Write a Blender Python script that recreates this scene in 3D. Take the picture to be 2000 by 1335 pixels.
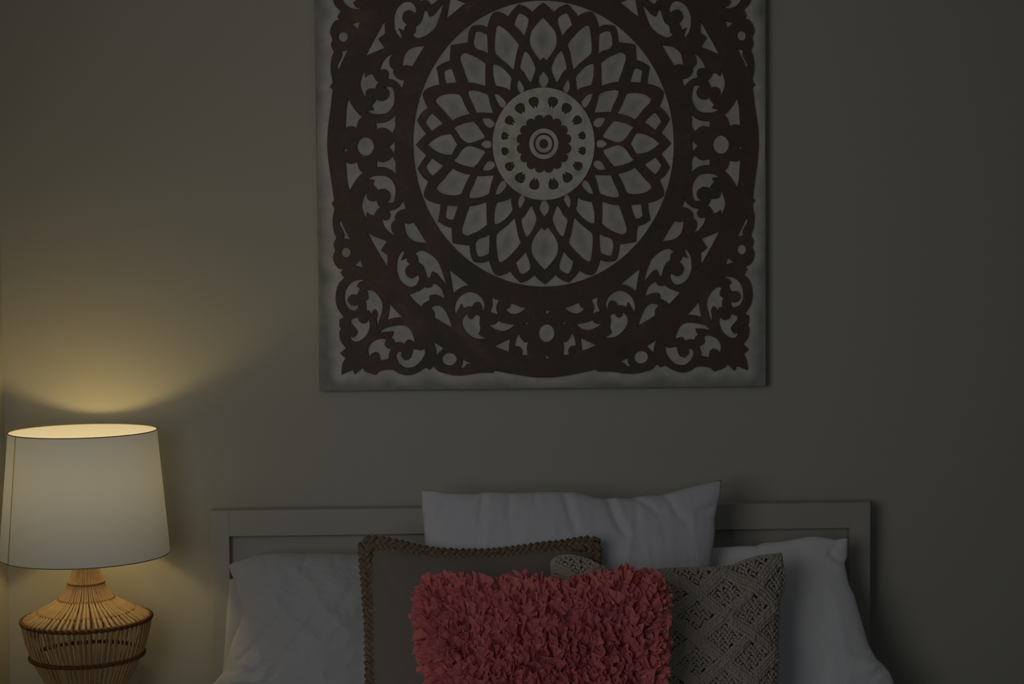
import bpy, bmesh, math, random
from math import sin, cos, pi, radians, sqrt, atan2, exp, hypot
from mathutils import Vector, Matrix, noise
random.seed(7)
S = bpy.context.scene
for o in list(bpy.data.objects): bpy.data.objects.remove(o)
COL = S.collection

# ---------------------------------------------------------------- camera, world, light, exposure
F = 3200.0
cam_d = bpy.data.cameras.new('camera'); cam = bpy.data.objects.new('camera', cam_d); COL.objects.link(cam)
cam_d.sensor_width = 36; cam_d.lens = F/2000*36; cam_d.clip_start = .05
CAM = Vector((0.0, -4.05, 1.72))
CAM_R = Matrix.Rotation(radians(-2.0), 3, 'Z') @ Matrix.Rotation(radians(90-2.8), 3, 'X') @ Matrix.Rotation(radians(-0.45), 3, 'Z')
cam.matrix_world = Matrix.Translation(CAM) @ CAM_R.to_4x4()
S.camera = cam
S.view_settings.view_transform = 'Standard'; S.view_settings.look = 'None'
S.view_settings.gamma = 1; S.view_settings.use_curve_mapping = False
S.view_settings.exposure = -1.0
W = bpy.data.worlds.new('room_ambient'); S.world = W; W.use_nodes = True
W.node_tree.nodes['Background'].inputs[0].default_value = (.80, .86, 1.0, 1)
W.node_tree.nodes['Background'].inputs[1].default_value = .018
def area(name, loc, aim, sx, sy, power, col):
    l = bpy.data.lights.new(name, 'AREA'); l.shape = 'RECTANGLE'; l.size = sx; l.size_y = sy
    l.energy = power; l.color = col
    o = bpy.data.objects.new(name, l); COL.objects.link(o); o.location = loc
    o.rotation_euler = (Vector(aim)-Vector(loc)).to_track_quat('-Z', 'Y').to_euler()
    return o
area('window_daylight', (-1.05, -3.15, 1.75), (.30, 0, 1.10), 1.2, 1.2, 16.5, (.96, .965, .985))
area('cool_front_fill', (1.4, -4.3, 2.0), (.5, 0, 1.0), 1.4, 1.4, 2.7, (.62, .79, 1.0))  # added cool fill from front right, lifts the bed and wall; not a window
BULB_STRENGTH = 80.0

# ---------------------------------------------------------------- helpers
def ray(px, py):
    return CAM_R @ Vector(((px-1000)/F, -(py-667.5)/F, -1.0))
def at(px, py, Y):
    d = ray(px, py); t = (Y-CAM.y)/d.y
    return CAM + d*t
class Plane:      # a plane leaning back, given by two depths at two heights; normal n faces the camera
    def __init__(s, z0, y0, z1, y1, kx=0, x0=0):
        s.p = Vector((x0, y0, z0)); up = Vector((0, y1-y0, z1-z0)).normalized(); s.up = up
        s.n = Vector((1, kx, 0)).normalized().cross(up).normalized()
        if s.n.y > 0: s.n = -s.n
    def at(s, px, py):
        d = ray(px, py); t = (s.p-CAM).dot(s.n)/d.dot(s.n)
        return CAM + d*t
def tag(o, label, cat=None, group=None, kind=None):
    if label: o['label'] = label
    if cat: o['category'] = cat
    if group: o['group'] = group
    if kind: o['kind'] = kind
    return o
def empty(name, loc, label, cat, group=None):
    o = bpy.data.objects.new(name, None); COL.objects.link(o); o.location = loc; o.empty_display_size = .05
    return tag(o, label, cat, group)
def link(name, me, mat, parent=None, smooth=True):
    o = bpy.data.objects.new(name, me); COL.objects.link(o)
    if mat: me.materials.clear(); me.materials.append(mat)
    for p in me.polygons: p.use_smooth = smooth
    if parent:
        o.parent = parent
        o.matrix_parent_inverse = Matrix.Translation(-parent.location)
    return o
def pyobj(name, vs, fs, mat, parent=None, smooth=True):
    me = bpy.data.meshes.new(name); me.from_pydata([tuple(v) for v in vs], [], fs); me.update()
    return link(name, me, mat, parent, smooth)
def bmobj(name, bm, mat, parent=None, smooth=True):
    me = bpy.data.meshes.new(name); bm.normal_update(); bm.to_mesh(me); bm.free()
    return link(name, me, mat, parent, smooth)
def box(name, lo, hi, mat, parent=None, bev=.004, seg=3):
    bm = bmesh.new(); bmesh.ops.create_cube(bm, size=1)
    for v in bm.verts:
        v.co = Vector([lo[i]+(v.co[i]+.5)*(hi[i]-lo[i]) for i in range(3)])
    if bev: bmesh.ops.bevel(bm, geom=bm.edges[:], offset=bev, segments=seg, affect='EDGES', profile=.5)
    return bmobj(name, bm, mat, parent, bev > 0 and False)
def sub(parent_part, child):
    child.parent = parent_part; child.matrix_parent_inverse = Matrix.Identity(4)
def tube(vs, fs, pts, rad, n=6, closed=False, flat=None, cap=True):
    """sweep a ring along pts; rad = number or list; flat=(normal_dir, ratio) squashes along a direction"""
    base = len(vs); N = len(pts); pts = [Vector(p) for p in pts]
    prev = None
    for i, p in enumerate(pts):
        a = pts[(i-1) % N] if (closed or i > 0) else p
        b = pts[(i+1) % N] if (closed or i < N-1) else p
        t = (b-a).normalized()
        if prev is None:
            ref = Vector((0, 0, 1)) if abs(t.z) < .9 else Vector((1, 0, 0))
            u = t.cross(ref).normalized()
        else:
            u = (prev - t*prev.dot(t)).normalized()
        prev = u; w = t.cross(u)
        r = rad[i] if hasattr(rad, '__len__') else rad
        for k in range(n):
            q = 2*pi*k/n; d = u*cos(q)*r + w*sin(q)*r
            if flat: d = d - flat[0]*d.dot(flat[0])*(1-flat[1])
            vs.append(p+d)
    for i in range(N if closed else N-1):
        for k in range(n):
            a = base+i*n+k; b = base+i*n+(k+1) % n
            j = (i+1) % N
            fs.append((a, b, base+j*n+(k+1) % n, base+j*n+k))
    if not closed and cap:
        fs.append(tuple(base+k for k in range(n))[::-1]); fs.append(tuple(base+(N-1)*n+k for k in range(n)))
def interp(poly, t):
    """point at normalised arclength t on polyline"""
    L = [0]
    for a, b in zip(poly, poly[1:]): L.append(L[-1]+hypot(b[0]-a[0], b[1]-a[1]))
    s = t*L[-1]
    for i in range(len(poly)-1):
        if s <= L[i+1] or i == len(poly)-2:
            f = (s-L[i])/max(1e-9, L[i+1]-L[i]); f = min(1, max(0, f))
            return (poly[i][0]+(poly[i+1][0]-poly[i][0])*f, poly[i][1]+(poly[i+1][1]-poly[i][1])*f)
def smooth_closed(P, n=5, corner=52):
    """Catmull-Rom through P keeping sharp corners sharp"""
    N = len(P); out = []
    def turn(i):
        a, b, c = P[i-1], P[i], P[(i+1) % N]
        d = atan2(c[1]-b[1], c[0]-b[0])-atan2(b[1]-a[1], b[0]-a[0])
        return abs(math.degrees((d+pi) % (2*pi)-pi))
    sh = [turn(i) > corner for i in range(N)]
    for i in range(N):
        p0, p1, p2, p3 = P[i-1], P[i], P[(i+1) % N], P[(i+2) % N]
        m1 = [(p2[k]-p0[k])/2 for k in (0, 1)]; m2 = [(p3[k]-p1[k])/2 for k in (0, 1)]
        ch = hypot(p2[0]-p1[0], p2[1]-p1[1])
        if sh[i]: m1 = [(p2[k]-p1[k])-m2[k]*.0 for k in (0, 1)]
        if sh[(i+1) % N]: m2 = [(p2[k]-p1[k]) for k in (0, 1)]
        for m in (m1, m2):
            l = hypot(*m)
            if l > ch*1.2 and l > 0: m[0] *= ch*1.2/l; m[1] *= ch*1.2/l
        for j in range(n):
            t = j/n; h = (2*t**3-3*t*t+1, t**3-2*t*t+t, -2*t**3+3*t*t, t**3-t*t)
            out.append(tuple(h[0]*p1[k]+h[1]*m1[k]+h[2]*p2[k]+h[3]*m2[k] for k in (0, 1)))
    return out

# ---------------------------------------------------------------- materials
def mat(name, col, rough=.6, spec=.3):
    m = bpy.data.materials.new(name); m.use_nodes = True; nt = m.node_tree; b = nt.nodes['Principled BSDF']
    b.inputs['Base Color'].default_value = (*col, 1); b.inputs['Roughness'].default_value = rough
    b.inputs['Specular IOR Level'].default_value = spec
    return m, nt, b
def nz(nt, scale, detail=4, rough=.55, vec=None, dist=0):
    n = nt.nodes.new('ShaderNodeTexNoise'); n.inputs['Scale'].default_value = scale
    n.inputs['Detail'].default_value = detail; n.inputs['Roughness'].default_value = rough; n.inputs['Distortion'].default_value = dist
    if vec: nt.links.new(vec, n.inputs['Vector'])
    return n
def coords(nt, scale=(1, 1, 1), out='Object'):
    t = nt.nodes.new('ShaderNodeTexCoord'); mp = nt.nodes.new('ShaderNodeMapping'); mp.inputs['Scale'].default_value = scale
    nt.links.new(t.outputs[out], mp.inputs['Vector']); return mp.outputs['Vector']
def ramp(nt, src, stops):
    r = nt.nodes.new('ShaderNodeValToRGB'); e = r.color_ramp.elements
    while len(e) < len(stops): e.new(.5)
    for i, (p, c) in enumerate(stops): e[i].position = p; e[i].color = (*c, 1)
    nt.links.new(src, r.inputs['Fac']); return r.outputs['Color']
def bump(nt, b, src, strength, dist):
    n = nt.nodes.new('ShaderNodeBump'); n.inputs['Strength'].default_value = strength; n.inputs['Distance'].default_value = dist
    nt.links.new(src, n.inputs['Height']); nt.links.new(n.outputs['Normal'], b.inputs['Normal']); return n
def mixc(nt, fac, a, c, mode='MIX'):
    n = nt.nodes.new('ShaderNodeMix'); n.data_type = 'RGBA'; n.blend_type = mode
    if isinstance(fac, float): n.inputs['Factor'].default_value = fac
    else: nt.links.new(fac, n.inputs['Factor'])
    for s, v in ((n.inputs[6], a), (n.inputs[7], c)):
        if isinstance(v, tuple): s.default_value = (*v, 1)
        else: nt.links.new(v, s)
    return n.outputs[2]

M_wall, nt, b = mat('wall_paint', (.52, .50, .42), .75, .2)
v = coords(nt); bump(nt, b, nz(nt, 220, 3, vec=v).outputs['Fac'], .12, .0006)
M_floor, nt, b = mat('floor_boards', (.30, .20, .12), .45)
nt.links.new(ramp(nt, nz(nt, 6, 5, vec=coords(nt, (1, 9, 1))).outputs['Fac'], [(.3, (.20, .13, .08)), (.7, (.36, .25, .16))]), b.inputs['Base Color'])
M_ceiling, nt, b = mat('ceiling_paint', (.7, .7, .68), .8)
M_bed, nt, b = mat('headboard_paint', (.50, .475, .41), .5, .3)
bump(nt, b, nz(nt, 60, 4, vec=coords(nt, (1, 1, 4))).outputs['Fac'], .08, .0006)
M_stand, nt, b = mat('nightstand_paint', (.45, .43, .38), .5)

def cloth(name, col, rough=.9, weave=900, bs=.25, dark=.93, wr=18, wd=.0012):
    m, nt, b = mat(name, col, rough, .15)
    b.inputs['Sheen Weight'].default_value = .25; b.inputs['Sheen Roughness'].default_value = .5
    v = coords(nt)
    n1 = nz(nt, weave, 2, vec=coords(nt, (1, 1, .35))); n2 = nz(nt, wr, 5, .6, vec=v, dist=.6)
    ad = nt.nodes.new('ShaderNodeMath'); ad.operation = 'MULTIPLY_ADD'; ad.inputs[1].default_value = .25
    nt.links.new(n1.outputs['Fac'], ad.inputs[0]); nt.links.new(n2.outputs['Fac'], ad.inputs[2])
    bump(nt, b, ad.outputs[0], bs, wd*4)
    nt.links.new(mixc(nt, n1.outputs['Fac'], tuple(c*dark for c in col), col), b.inputs['Base Color'])
    return m
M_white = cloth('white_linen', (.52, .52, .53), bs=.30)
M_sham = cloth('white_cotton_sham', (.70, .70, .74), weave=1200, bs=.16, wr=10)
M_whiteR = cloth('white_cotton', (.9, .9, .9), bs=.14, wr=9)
M_tan = cloth('taupe_linen', (.245, .22, .185), weave=700, dark=.75, bs=.2)
M_knit = cloth('cream_knit_yarn', (.50, .44, .345), weave=500, dark=.8, bs=.3, wr=200, wd=.0004)
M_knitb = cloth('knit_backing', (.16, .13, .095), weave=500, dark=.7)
M_jute, nt, b = mat('jute_braid', (.2, .13, .07), .85, .15)
nj = nz(nt, 160, 4, .7, vec=coords(nt, (1, 1, 1)), dist=1.0)
nt.links.new(ramp(nt, nj.outputs['Fac'], [(.3, (.09, .062, .036)), (.5, (.22, .16, .098)), (.72, (.36, .27, .17))]), b.inputs['Base Color'])
bump(nt, b, nj.outputs['Fac'], .7, .002)

# coral cloth: tone differs from strip to strip (per-face-island colour), thin and slightly translucent
M_coral, nt, b = mat('coral_cotton_voile', (.62, .13, .13), .85, .1)
at_ = nt.nodes.new('ShaderNodeAttribute'); at_.attribute_name = 'tone'
cr = ramp(nt, at_.outputs['Fac'], [(0, (.70, .20, .235)), (.5, (.82, .26, .28)), (.8, (.84, .27, .24)), (1, (.86, .33, .24))])
nt.links.new(cr, b.inputs['Base Color'])
b.inputs['Sheen Weight'].default_value = .15
bump(nt, b, nz(nt, 400, 2, vec=coords(nt, (1, 1, 1))).outputs['Fac'], .3, .0006)
tr = nt.nodes.new('ShaderNodeBsdfTranslucent'); nt.links.new(cr, tr.inputs['Color'])
mx = nt.nodes.new('ShaderNodeMixShader'); mx.inputs[0].default_value = .22
nt.links.new(b.outputs[0], mx.inputs[1]); nt.links.new(tr.outputs[0], mx.inputs[2])
nt.links.new(mx.outputs[0], nt.nodes['Material Output'].inputs['Surface'])
M_coralb = cloth('coral_backing', (.30, .05, .055), weave=600)

# rattan
def rattan(name, a, c):
    m, nt, b = mat(name, a, .55, .35)
    n = nz(nt, 90, 3, .6, vec=coords(nt, (1, 1, .15)))
    oi = nt.nodes.new('ShaderNodeObjectInfo')
    c1 = mixc(nt, n.outputs['Fac'], a, c)
    c2 = mixc(nt, oi.outputs['Random'], c1, tuple(x*.55 for x in a))
    nt.links.new(mixc(nt, .45, c1, c2), b.inputs['Base Color'])
    return m
M_cane = rattan('rattan_cane', (.72, .50, .26), (.50, .31, .14))
M_ring = rattan('rattan_binding', (.20, .085, .028), (.10, .035, .012))
M_ringl = rattan('light_rattan_binding', (.42, .22, .085), (.25, .11, .035))
# lamp shade: thin fabric, lets light through
M_shade = bpy.data.materials.new('lamp_shade_fabric'); M_shade.use_nodes = True; nt = M_shade.node_tree
nt.nodes.remove(nt.nodes['Principled BSDF'])
d = nt.nodes.new('ShaderNodeBsdfDiffuse'); d.inputs[0].default_value = (.64, .66, .72, 1)
t = nt.nodes.new('ShaderNodeBsdfTranslucent'); t.inputs[0].default_value = (.62, .68, .86, 1)
mx = nt.nodes.new('ShaderNodeMixShader'); mx.inputs[0].default_value = .175
nt.links.new(d.outputs[0], mx.inputs[1]); nt.links.new(t.outputs[0], mx.inputs[2])
nt.links.new(mx.outputs[0], nt.nodes['Material Output'].inputs['Surface'])
M_seam = bpy.data.materials.new('shade_seam'); M_seam.use_nodes = True; nt = M_seam.node_tree; nt.nodes.remove(nt.nodes['Principled BSDF'])
t = nt.nodes.new('ShaderNodeBsdfTranslucent'); t.inputs[0].default_value = (.62, .56, .34, 1); nt.links.new(t.outputs[0], nt.nodes['Material Output'].inputs['Surface'])
M_trim, nt, b = mat('shade_trim', (.30, .26, .19), .7)
M_metal, nt, b = mat('brass', (.45, .33, .15), .35); b.inputs['Metallic'].default_value = 1
M_bulb = bpy.data.materials.new('lit_bulb'); M_bulb.use_nodes = True; nt = M_bulb.node_tree
nt.nodes.remove(nt.nodes['Principled BSDF']); e = nt.nodes.new('ShaderNodeEmission')
e.inputs[0].default_value = (1.0, .735, .30, 1); e.inputs[1].default_value = BULB_STRENGTH
nt.links.new(e.outputs[0], nt.nodes['Material Output'].inputs['Surface'])

# artwork: white-washed board and brown-black stained fretwork (object coordinates of the panel)
M_board, nt, b = mat('whitewashed_board', (.4, .39, .35), .8, .15)
v = coords(nt)
n1 = nz(nt, 19, 4, .6, vec=v, dist=.4); n2 = nz(nt, 5, 4, .6, vec=coords(nt, (1, 1, .8)))
base = ramp(nt, n1.outputs['Fac'], [(.30, (.52, .51, .47)), (.46, (.60, .58, .51)), (.62, (.70, .665, .58))])
def mth(op, a, bb=None, cc=None):
    n = nt.nodes.new('ShaderNodeMath'); n.operation = op
    for i, x in enumerate((a, bb, cc)):
        if x is None: continue
        if isinstance(x, (int, float)): n.inputs[i].default_value = x
        else: nt.links.new(x, n.inputs[i])
    return n.outputs[0]
sa = nt.nodes.new('ShaderNodeAttribute'); sa.attribute_name = 'wear'
wash = mth('MULTIPLY', sa.outputs['Fac'], mth('MULTIPLY_ADD', n1.outputs['Fac'], 1.1, .30)); wash = mth('MINIMUM', wash, 1.0)
cb = mixc(nt, wash, base, (.27, .275, .245))
nt.links.new(cb, b.inputs['Base Color']); bump(nt, b, n1.outputs['Fac'], .25, .002)
M_fret, nt, b = mat('brown_stained_carving', (.06, .04, .03), .62, .35)
v = coords(nt)
n1 = nz(nt, 8, 5, .65, vec=v, dist=.8); n2 = nz(nt, 55, 4, .7, vec=v)
c1 = ramp(nt, n1.outputs['Fac'], [(.28, (.078, .072, .042)), (.42, (.102, .075, .05)), (.56, (.12, .074, .052)), (.75, (.17, .115, .08))])
c2 = ramp(nt, n2.outputs['Fac'], [(.55, (0, 0, 0)), (.85, (.045, .042, .03))])
nt.links.new(mixc(nt, 1.0, c1, c2, 'ADD'), b.inputs['Base Color']); bump(nt, b, n2.outputs['Fac'], .3, .001)
M_ringw, nt, b = mat('pale_washed_carving', (.3, .3, .26), .75, .2)
n1 = nz(nt, 22, 4, .6, vec=coords(nt))
nt.links.new(ramp(nt, n1.outputs['Fac'], [(.3, (.42, .43, .35)), (.5, (.66, .65, .54)), (.7, (.74, .72, .60))]), b.inputs['Base Color'])

# ---------------------------------------------------------------- the room
XL = at(6, 700, 0).x
def struct(name, lo, hi, m):
    o = box(name, lo, hi, m, bev=0); o['kind'] = 'structure'; return o
struct('wall_back', (XL-.15, 0, 0), (2.9, .15, 2.7), M_wall)
struct('wall_left', (XL-.15, -1.9, 0), (XL, 0, 2.7), M_wall)
struct('floor', (XL-.15, -4.6, -.1), (2.9, .15, 0), M_floor)
struct('ceiling', (XL-.15, -4.6, 2.7), (2.9, .15, 2.8), M_ceiling)

# ---------------------------------------------------------------- carved wall panel
PX = 881.0; YB = -.034                       # board front face
c0 = at(1059, 283, YB)
art = empty('carved_wall_panel', (c0.x, 0, c0.z), 'large square carved wooden wall panel with brown mandala fretwork on a whitewashed board, hung above the headboard', 'wall art')
MPP = (at(1060, 283, YB)-c0).length          # metres per pixel on the board
ox, oy = 1061.5, 281.5
def L(p):  # pixel -> panel-local x,z
    return ((p[0]-1059)*MPP, -(p[1]-283)*MPP)
hw, hh = 440*MPP, 477*MPP
# backing board, with a thin raised edge strip round it
bd = box('backing_board', (c0.x-hw, YB, c0.z-hh), (c0.x+hw, -.002, c0.z+hh), M_board, art, .004, 3)
bd.data.transform(Matrix.Translation((-c0.x, 0, -c0.z))); bd.matrix_parent_inverse = Matrix.Identity(4)
def plate(name, loops, y0, th, m, bev=.0007):
    cu = bpy.data.curves.new(name, 'CURVE'); cu.dimensions = '2D'; cu.fill_mode = 'BOTH'
    cu.extrude = th/2; cu.bevel_depth = bev; cu.bevel_resolution = 1
    for lp in loops:
        sp = cu.splines.new('POLY'); sp.points.add(len(lp)-1); sp.use_cyclic_u = True
        for q, p in zip(sp.points, lp): q.co = (p[0], p[1], 0, 1)
    o = bpy.data.objects.new(name, cu); COL.objects.link(o)
    bpy.context.view_layer.update()
    me = bpy.data.meshes.new_from_object(o.evaluated_get(bpy.context.evaluated_depsgraph_get()))
    bpy.data.objects.remove(o); bpy.data.curves.remove(cu)
    for v_ in me.vertices:
        x, y, z = v_.co; v_.co = (x, (y0-th/2)-z, y)     # local x,z in panel; y depth
    me.flip_normals(); me.name = name
    ob = link(name, me, m, None, False); ob.parent = art; ob.location = (0, 0, 0)
    return ob
def Z(x0, y0, s, pts): return [(x0+a/s, y0+b_/s) for a, b_ in pts]
def can(pts, right=False):   # to quadrant coordinates (u right, v down, both positive away from centre)
    return [(abs(p[0]-ox), abs(p[1]-oy)) for p in pts]
zA = lambda p: Z(800, 0, 7.407, p)
zB = lambda p: Z(800, 120, 7.407, p)
z1 = lambda p: Z(600, 0, 3.338, p)
z3 = lambda p: Z(600, 380, 3.338, p)
z3b = lambda p: Z(640, 440, 11.11, p)
z4 = lambda p: Z(640, 540, 6.678, p)
z5 = lambda p: Z(760, 460, 6.678, p)
z6 = lambda p: Z(880, 560, 6.675, p)
z7 = lambda p: Z(640, 100, 6.675, p)
QS = [(-1, -1), (1, -1), (1, 1), (-1, 1)]
def four(q):                 # quadrant loop (u,v) -> four pixel-space loops
    return [[(ox+sx_*u, oy+sy_*v_) for u, v_ in q] for sx_, sy_ in QS]
lattice4 = [
 zA([(1275,385),(1310,385),(1400,440),(1500,540),(1560,610),(1600,670),(1570,750),(1545,860),(1515,1030),(1480,1010),(1400,930),(1300,850),(1240,790),(1228,700),(1235,580),(1255,430)]),
 zA([(1605,205),(1680,240),(1735,300),(1720,400),(1690,480),(1668,560),(1600,470),(1510,385),(1540,290),(1575,225)]),
 zA([(1670,735),(1740,800),(1800,910),(1830,1010),(1800,1110),(1755,1220),(1700,1150),(1650,1060),(1595,1000),(1610,900),(1640,800)]),
 zA([(960,470),(1040,470),(1135,510),(1145,620),(1150,810),(1080,760),(980,730),(935,670),(932,580)]),
 zA([(740,810),(810,770),(900,800),(1010,850),(1115,930),(1108,1050),(1108,1265),(1040,1240),(930,1210),(850,1205),(810,1100),(770,980),(735,870)]),
 zA([(500,1040),(560,1005),(625,1000),(655,1080),(695,1205),(610,1210),(525,1215),(510,1120)]),
 zA([(1215,930),(1290,950),(1380,1010),(1480,1130),(1470,1220),(1465,1330),(1400,1290),(1320,1265),(1240,1250),(1205,1100),(1203,960)]),
 zB([(1575,258),(1612,295),(1645,350),(1665,405),(1645,460),(1600,480),(1555,410),(1550,330)]),
 zB([(370,560),(440,500),(540,470),(660,465),(745,490),(790,590),(840,690),(885,765),(800,780),(700,815),(620,860),(560,800),(480,700),(400,620)]),
 zB([(840,435),(900,418),(1000,430),(1080,455),(1145,495),(1170,600),(1220,755),(1140,750),(1040,745),(960,750),(920,640),(860,520)]),
 zB([(330,740),(410,810),(495,895),(420,940),(325,1010),(280,960),(225,880),(270,800)]),
 zB([(1215,470),(1290,480),(1360,540),(1405,600),(1385,670),(1340,680),(1290,640),(1245,560)]),
 zB([(625,965),(700,920),(800,885),(925,862),(990,930),(1040,1000),(1095,1080),(1080,1110),(1000,1140),(920,1170),(850,1180),(780,1150),(720,1090),(670,1010)]),
 zB([(1035,825),(1130,815),(1200,845),(1240,895),(1220,940),(1160,970),(1100,940),(1060,880)]),
]
def mir_x(half):   # half loop with ends on the vertical axis -> full canonical loop, then two (up/down)
    h = [(abs(p[0]-ox), abs(p[1]-oy)) for p in half]
    if h[0][0] < 2: h[0] = (0, h[0][1])
    if h[-1][0] < 2: h[-1] = (0, h[-1][1])
    full = h + [(-u, v_) for u, v_ in reversed(h) if u > .01]
    return [[(ox+u, oy+s_*v_) for u, v_ in full] for s_ in (-1, 1)]
def mir_y(half):
    h = [(abs(p[0]-ox), abs(p[1]-oy)) for p in half]
    if h[0][1] < 2: h[0] = (h[0][0], 0)
    if h[-1][1] < 2: h[-1] = (h[-1][0], 0)
    full = h + [(u, -v_) for u, v_ in reversed(h) if v_ > .01]
    return [[(ox+s_*u, oy+v_) for u, v_ in full] for s_ in (-1, 1)]
cells = []
for q in lattice4: cells += four(can(q))
cells += mir_x(zA([(1937,262),(1880,320),(1810,400),(1755,480),(1735,570),(1740,660),(1775,740),(1820,810),(1860,860),(1885,905),(1915,875),(1937,852)]))
cells += mir_x(zB([(1937,142),(1900,185),(1865,235),(1860,300),(1885,360),(1905,385),(1937,390)]))
cells += mir_y(zB([(250,1194),(330,1130),(450,1065),(560,1045),(615,1050),(650,1120),(695,1196)]))
cells += mir_y(zB([(1010,1194),(1060,1150),(1120,1135),(1170,1145),(1190,1196)]))
lat_q = can(zA([(1937,70),(1860,130),(1785,205),(1690,130),(1590,92),(1500,180),(1435,270),(1370,225),(1290,200),(1225,215),(1180,290),(1135,425),(1060,390),(960,390),(905,415),(870,510),(858,635),(740,650),(615,670),(605,780),(598,890),(500,925),(405,985),(430,1100),(445,1230)])
        + zB([(330,370),(240,420),(205,475),(230,570),(275,670),(190,740),(120,850),(180,950),(250,1045),(180,1110),(100,1194)]))
lat_q[0] = (0, lat_q[0][1]); lat_q[-1] = (lat_q[-1][0], 0)
def ring4(q):   # q from vertical axis to horizontal axis
    a = [(-u, -v_) for u, v_ in q]                    # up -> left
    b_ = [(-u, v_) for u, v_ in reversed(q)][1:]      # left -> down
    c_ = [(u, v_) for u, v_ in q][1:]                 # down -> right
    d_ = [(u, -v_) for u, v_ in reversed(q)][1:-1]
    return [(ox+u, oy+v_) for u, v_ in a+b_+c_+d_]
def SM(loops, n=4): return [[L(p) for p in smooth_closed(l, n)] for l in loops]
def ell(cx, cy, rx, ry, n=40): return [L((cx+rx*cos(2*pi*i/n), cy+ry*sin(2*pi*i/n))) for i in range(n)]
plate('petal_lattice', SM([ring4(lat_q)])+SM(cells), YB, .007, M_fret)

holes = []
def add(pts): holes.extend(four(can(pts)))
add(z7([(495,245),(505,290),(510,335),(550,305),(610,298),(625,340),(660,385),(690,398),(660,440),(635,500),(600,490),(550,495),(520,525),(515,570),(540,600),(580,612),(530,612),(480,570),(450,500),(435,430),(450,360),(475,290)]))
add(z7([(895,15),(850,40),(780,85),(730,150),(700,220),(685,310),(700,268),(740,242),(785,255),(805,300),(790,345),(765,358),(850,375),(910,410),(955,460),(975,515),(1000,440),(1020,378),(960,370),(910,340),(875,290),(880,240),(850,215),(825,170),(840,90)]))
add(z7([(745,470),(820,458),(865,480),(885,560),(885,660),(850,740),(790,800),(700,820),(600,815),(550,795),(515,765),(560,765),(610,755),(580,710),(620,660),(645,620),(700,640),(750,635),(795,600),(810,550),(790,500)]))
add(z7([(290,600),(320,670),(370,750),(420,810),(470,853),(420,900),(390,1005),(350,980),(290,975),(235,1010),(245,880),(255,740),(275,640)]))
add(z7([(910,805),(890,900),(895,970),(850,1075),(810,1035),(760,1000),(700,995),(640,1020),(635,925),(730,920),(820,885)]))
add(z1([(778,300),(690,315),(640,360),(622,440),(655,430),(692,440),(735,370)]))
add(z1([(518,135),(522,225),(478,258),(518,318),(450,345),(385,375),(430,290)]))
add(z1([(298,162),(362,143),(345,198),(325,185)]))
add(z1([(283,325),(232,338),(235,370),(205,430),(218,462),(245,400)]))
add(z3b([(1655,485),(1640,580),(1585,715),(1695,660),(1715,750),(1770,810),(1700,870),(1665,950),(1700,1060),(1790,1115),(1870,1080),(1925,1025),(1965,1110),(1930,1220),(1860,1290),(1760,1305),(1640,1260),(1530,1140),(1470,980),(1465,850),(1490,680),(1560,560)]))
add(z5([(310,215),(380,175),(450,185),(540,235),(620,310),(665,410),(700,510),(740,650),(690,590),(640,530),(600,480),(550,455),(535,490),(520,535),(470,530),(450,440),(415,370),(360,325),(355,260)]))
add(z5([(560,600),(620,630),(680,700),(712,820),(640,775),(570,755),(515,765),(510,830),(440,865),(390,915),(310,840),(232,750),(330,715),(400,680),(435,645),(480,662),(530,650),(545,615)]))
add(z5([(755,420),(850,490),(950,570),(1030,635),(960,650),(880,690),(815,750),(790,590)]))
add(z5([(510,915),(600,890),(660,905),(720,970),(770,1080),(805,1195),(690,1130),(560,1050),(560,980)]))
add(z6([(35,365),(25,260),(55,160),(120,90),(210,52),(300,65),(380,120),(425,210),(415,280),(378,318),(380,240),(350,190),(310,190),(280,220),(260,250),(200,250),(140,275),(120,215),(90,270)]))
add(z6([(212,335),(205,380),(240,405),(270,390),(290,355),(330,350),(370,385),(360,460),(370,540),(345,605),(400,640),(455,662),(380,672),(290,660),(210,610),(150,540),(120,460),(135,390),(170,350)]))
add(z6([(500,118),(560,145),(620,170),(590,220),(580,280),(598,340),(575,362),(540,335),(485,325),(515,240),(515,170)]))
add(z6([(760,200),(820,220),(900,255),(975,265),(920,310),(850,345),(780,350),(720,320),(690,285),(740,260)]))
add(z6([(585,420),(640,450),(720,470),(820,485),(770,530),(710,560),(640,570),(570,550),(510,520),(455,485),(530,480),(575,450)]))
add(z6([(975,410),(990,480),(920,500),(955,455)]))
add(z6([(760,660),(745,760),(740,845),(640,810),(535,765),(650,710)]))
add(z6([(872,580),(890,650),(940,715),(995,715),(975,790),(990,890),(890,890),(905,830),(870,775),(805,770),(820,670)]))
add(z6([(120,920),(190,960),(262,990),(190,1000),(150,1040),(85,1055),(120,990)]))
add(z4([(515,35),(440,15),(370,15),(290,50),(230,120),(200,220),(210,330),(260,400),(330,425),(375,395),(392,330),(340,350),(290,340),(250,290),(265,240),(310,208),(360,220),(385,190),(410,128),(370,100),(400,55),(450,35)]))
add(z4([(480,160),(530,148),(590,165),(650,230),(690,300),(700,400),(660,540),(622,645),(612,540),(625,460),(600,405),(570,430),(548,500),(520,420),(475,415),(480,350),(460,295),(510,260),(505,200)]))
add(z4([(785,310),(830,370),(890,440),(965,512),(850,520),(745,550),(775,440)]))
add(z4([(375,495),(400,560),(440,582),(485,570),(495,530),(475,490),(520,540),(535,600),(515,690),(460,770),(380,820),(310,820),(270,775),(262,735),(310,765),(350,730),(360,680),(310,620),(280,580),(275,535),(330,510)]))
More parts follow.
